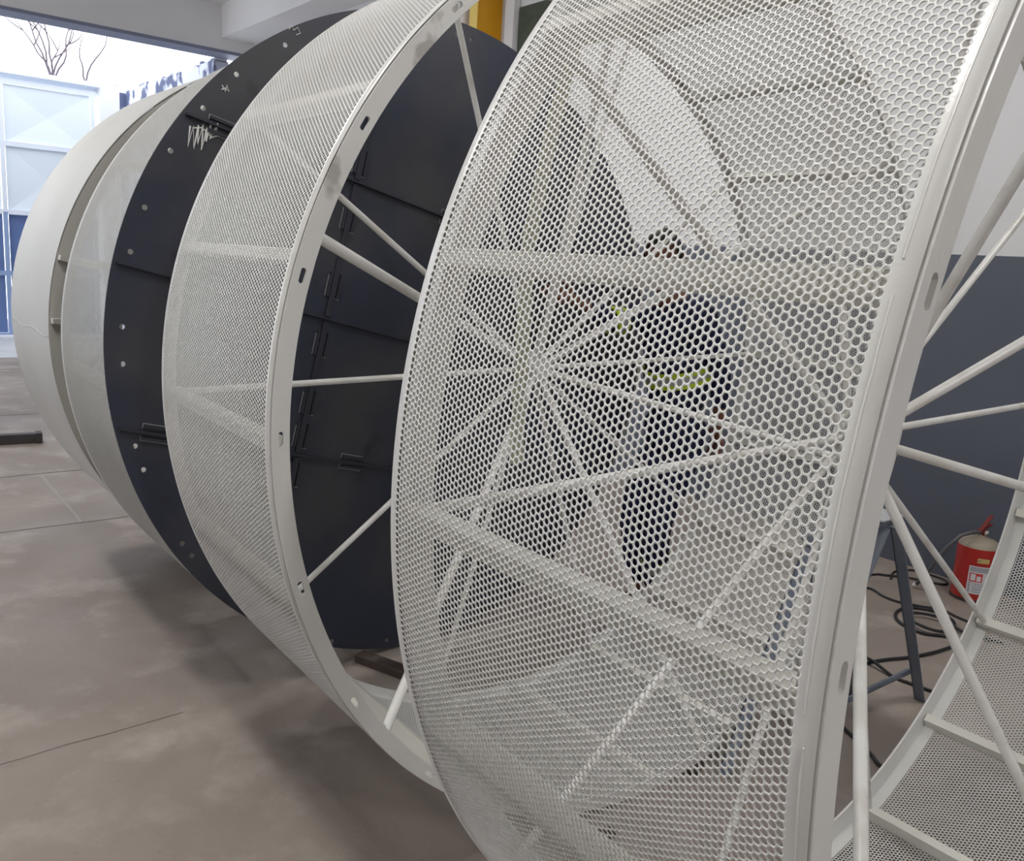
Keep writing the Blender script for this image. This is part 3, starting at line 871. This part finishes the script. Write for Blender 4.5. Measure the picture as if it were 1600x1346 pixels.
# ------------------------------------------------------------------ cables on the floor
def smooth_path(P, k=6):
    P = [Vector((p[0], p[1], p[2] if len(p) > 2 else .007)) for p in P]; out = []
    for i in range(len(P) - 1):
        p0 = P[max(i - 1, 0)]; p1 = P[i]; p2 = P[i + 1]; p3 = P[min(i + 2, len(P) - 1)]
        for j in range(k):
            t = j / k
            out.append(.5 * ((2 * p1) + (-p0 + p2) * t + (2 * p0 - 5 * p1 + 4 * p2 - p3) * t * t + (-p0 + 3 * p1 - 3 * p2 + p3) * t ** 3))
    out.append(P[-1]); return out
def cable(P, r, label):
    mb = MB(); mb.tube(smooth_path(P), r, 8); tag(mb.build('cable', CABLE, smooth=True), label, 'cable')
cable([(2.35, 2.34), (2.626, 2.293), (2.695, 2.243), (2.773, 2.154), (2.80, 2.07), (2.86, 1.99), (2.93, 2.03), (2.94, 2.12), (2.92, 2.21), (2.80, 2.25), (2.66, 2.20)], .006, 'black cable looped against the wall beside the extinguisher hose')
cable([(2.20, 2.35), (2.399, 2.203), (2.361, 2.081), (2.359, 1.993), (2.406, 1.898), (2.454, 1.823), (2.43, 1.73), (2.414, 1.65)], .006, 'thin black cable curving over the floor from the trestle towards the extinguisher')
cable([(2.13, 1.50), (2.13, 1.639, .008), (2.063, 1.729, .008), (2.094, 1.854, .008), (2.199, 1.926, .008), (2.327, 1.925, .008), (2.397, 1.828, .008), (2.342, 1.707, .009), (2.192, 1.668, .010), (2.11, 1.72, .022), (2.14, 1.83, .022), (2.24, 1.86, .022), (2.30, 1.76, .022), (2.24, 1.60, .014), (2.30, 1.46, .008)], .0075, 'coiled black cable lying right of the trestle leg')
cable([(1.18, 1.58), (1.369, 1.685), (1.48, 1.705), (1.616, 1.677), (1.744, 1.628), (1.902, 1.59), (2.053, 1.574)], .008, 'black cable running sideways across the floor behind the trestle leg')
cable([(1.60, 1.95), (1.532, 1.779, .02), (1.529, 1.688, .024), (1.498, 1.571), (1.501, 1.504), (1.52, 1.36)], .007, 'short straight black cable crossing in front of the trestle foot')
cable([(.95, 1.50), (.888, 1.384), (.844, 1.305), (.804, 1.248), (.78, 1.16)], .007, 'black cable end near the bottom of the nearest drum opening')

# ------------------------------------------------------------------ small things on the floor
mb = MB(); mb.box((-1.6, -.035, 0), (.0, .035, .075), rot=Matrix.Rotation(math.radians(-6), 3, 'Z'), at=(-.575, 7.40, 0))
mb.box((-.03, -.05, .0), (.012, .05, .082), rot=Matrix.Rotation(math.radians(-6), 3, 'Z'), at=(-.575, 7.40, 0))
tag(mb.build('steel_bar', DARKBAR, bevel=.004), 'dark rusty steel bar lying on the concrete at the left edge', 'steel bar')
mb = MB(); mb.box((-.13, -.03, 0), (.15, .03, .035), rot=Matrix.Rotation(math.radians(-70), 3, 'Z'), at=(-.25, 2.745, 0))
tag(mb.build('wooden_chock', RUST, bevel=.006), 'dark brown timber chock under the black disc', 'timber')
for (x, y, r), lb in (((.25, 1.59, 20), 'small dark wooden offcut on the floor under the trestle, nearer the right flange'),
                      ((-.25, 1.52, -15), 'small dark wooden offcut on the floor at the foot of the nearest drum')):
    mb = MB(); mb.box((-.04, -.015, 0), (.04, .015, .02), rot=Matrix.Rotation(math.radians(r), 3, 'Z'), at=(x, y, 0))
    tag(mb.build('wood_offcut', RUST, bevel=.003), lb, 'offcut')

# expansion joints and cracks of the slab
JN = mat('joint_filler', (0.085, 0.075, 0.07), 0.9)
JL = mat('joint_mortar', (0.34, 0.32, 0.30), 0.9)
k = 1
def joint(P, w, m):
    global k
    mb = MB()
    rj = random.Random(k * 7)
    pts = []
    for i in range(len(P) - 1):
        a = Vector(P[i]); b = Vector(P[i + 1]); n = max(2, int((b - a).length / .12))
        for j in range(n): pts.append(a.lerp(b, j / n) + Vector((rj.uniform(-.004, .004), rj.uniform(-.006, .006))))
    pts.append(Vector(P[-1]))
    for i in range(len(pts) - 1):
        a, b = pts[i], pts[i + 1]; d = (b - a).normalized(); s = Vector((-d.y, d.x)) * w / 2 * rj.uniform(.7, 1.1)
        mb.quad((a.x + s.x, a.y + s.y, .0012), (a.x - s.x, a.y - s.y, .0012), (b.x - s.x, b.y - s.y, .0012), (b.x + s.x, b.y + s.y, .0012))
    o = mb.build('floor_joint_%d' % k, m); o.name = 'trim_floor_joint'; st(o); k += 1
joint([(-6, 11.40), (1.5, 11.52)], .016, JN)
joint([(-6, 8.50), (1.2, 8.64)], .014, JN)
joint([(-6, 6.33), (.9, 6.42)], .010, JN)
joint([(-5, 5.24), (-.9, 5.18), (.6, 5.2)], .007, JN)
joint([(-.77, 6.39), (-.79, 5.20)], .020, JL)
joint([(-2.6, 2.75), (-1.5, 2.82), (-1.0, 2.83)], .0025, JN)

# ------------------------------------------------------------------ lamp fixtures
for i, (x, y, z, pw) in enumerate(LAMPS):
    r_ = tag(empty('ceiling_lamp', (x, y, z)), ('long ceiling lamp above the far drums', 'long ceiling lamp left of the second drum', 'long ceiling lamp right of the black disc', 'long ceiling lamp over the nearest drum', 'long ceiling lamp behind the camera')[i], 'lamp')
    mb = MB(); mb.box((-.13, -.6, -.02), (.13, .6, .05)); mb.build('housing', GREYSTEEL, r_)
    mb = MB(); mb.box((-.11, -.57, -.05), (.11, .57, -.021)); mb.build('diffuser', LAMPG, r_)
    for s in (-.45, .45):
        mb = MB(); mb.tube([(0, s, .05), (0, s, 4.62 - z)], .006, 6); mb.build('hanger', GREYSTEEL, r_)
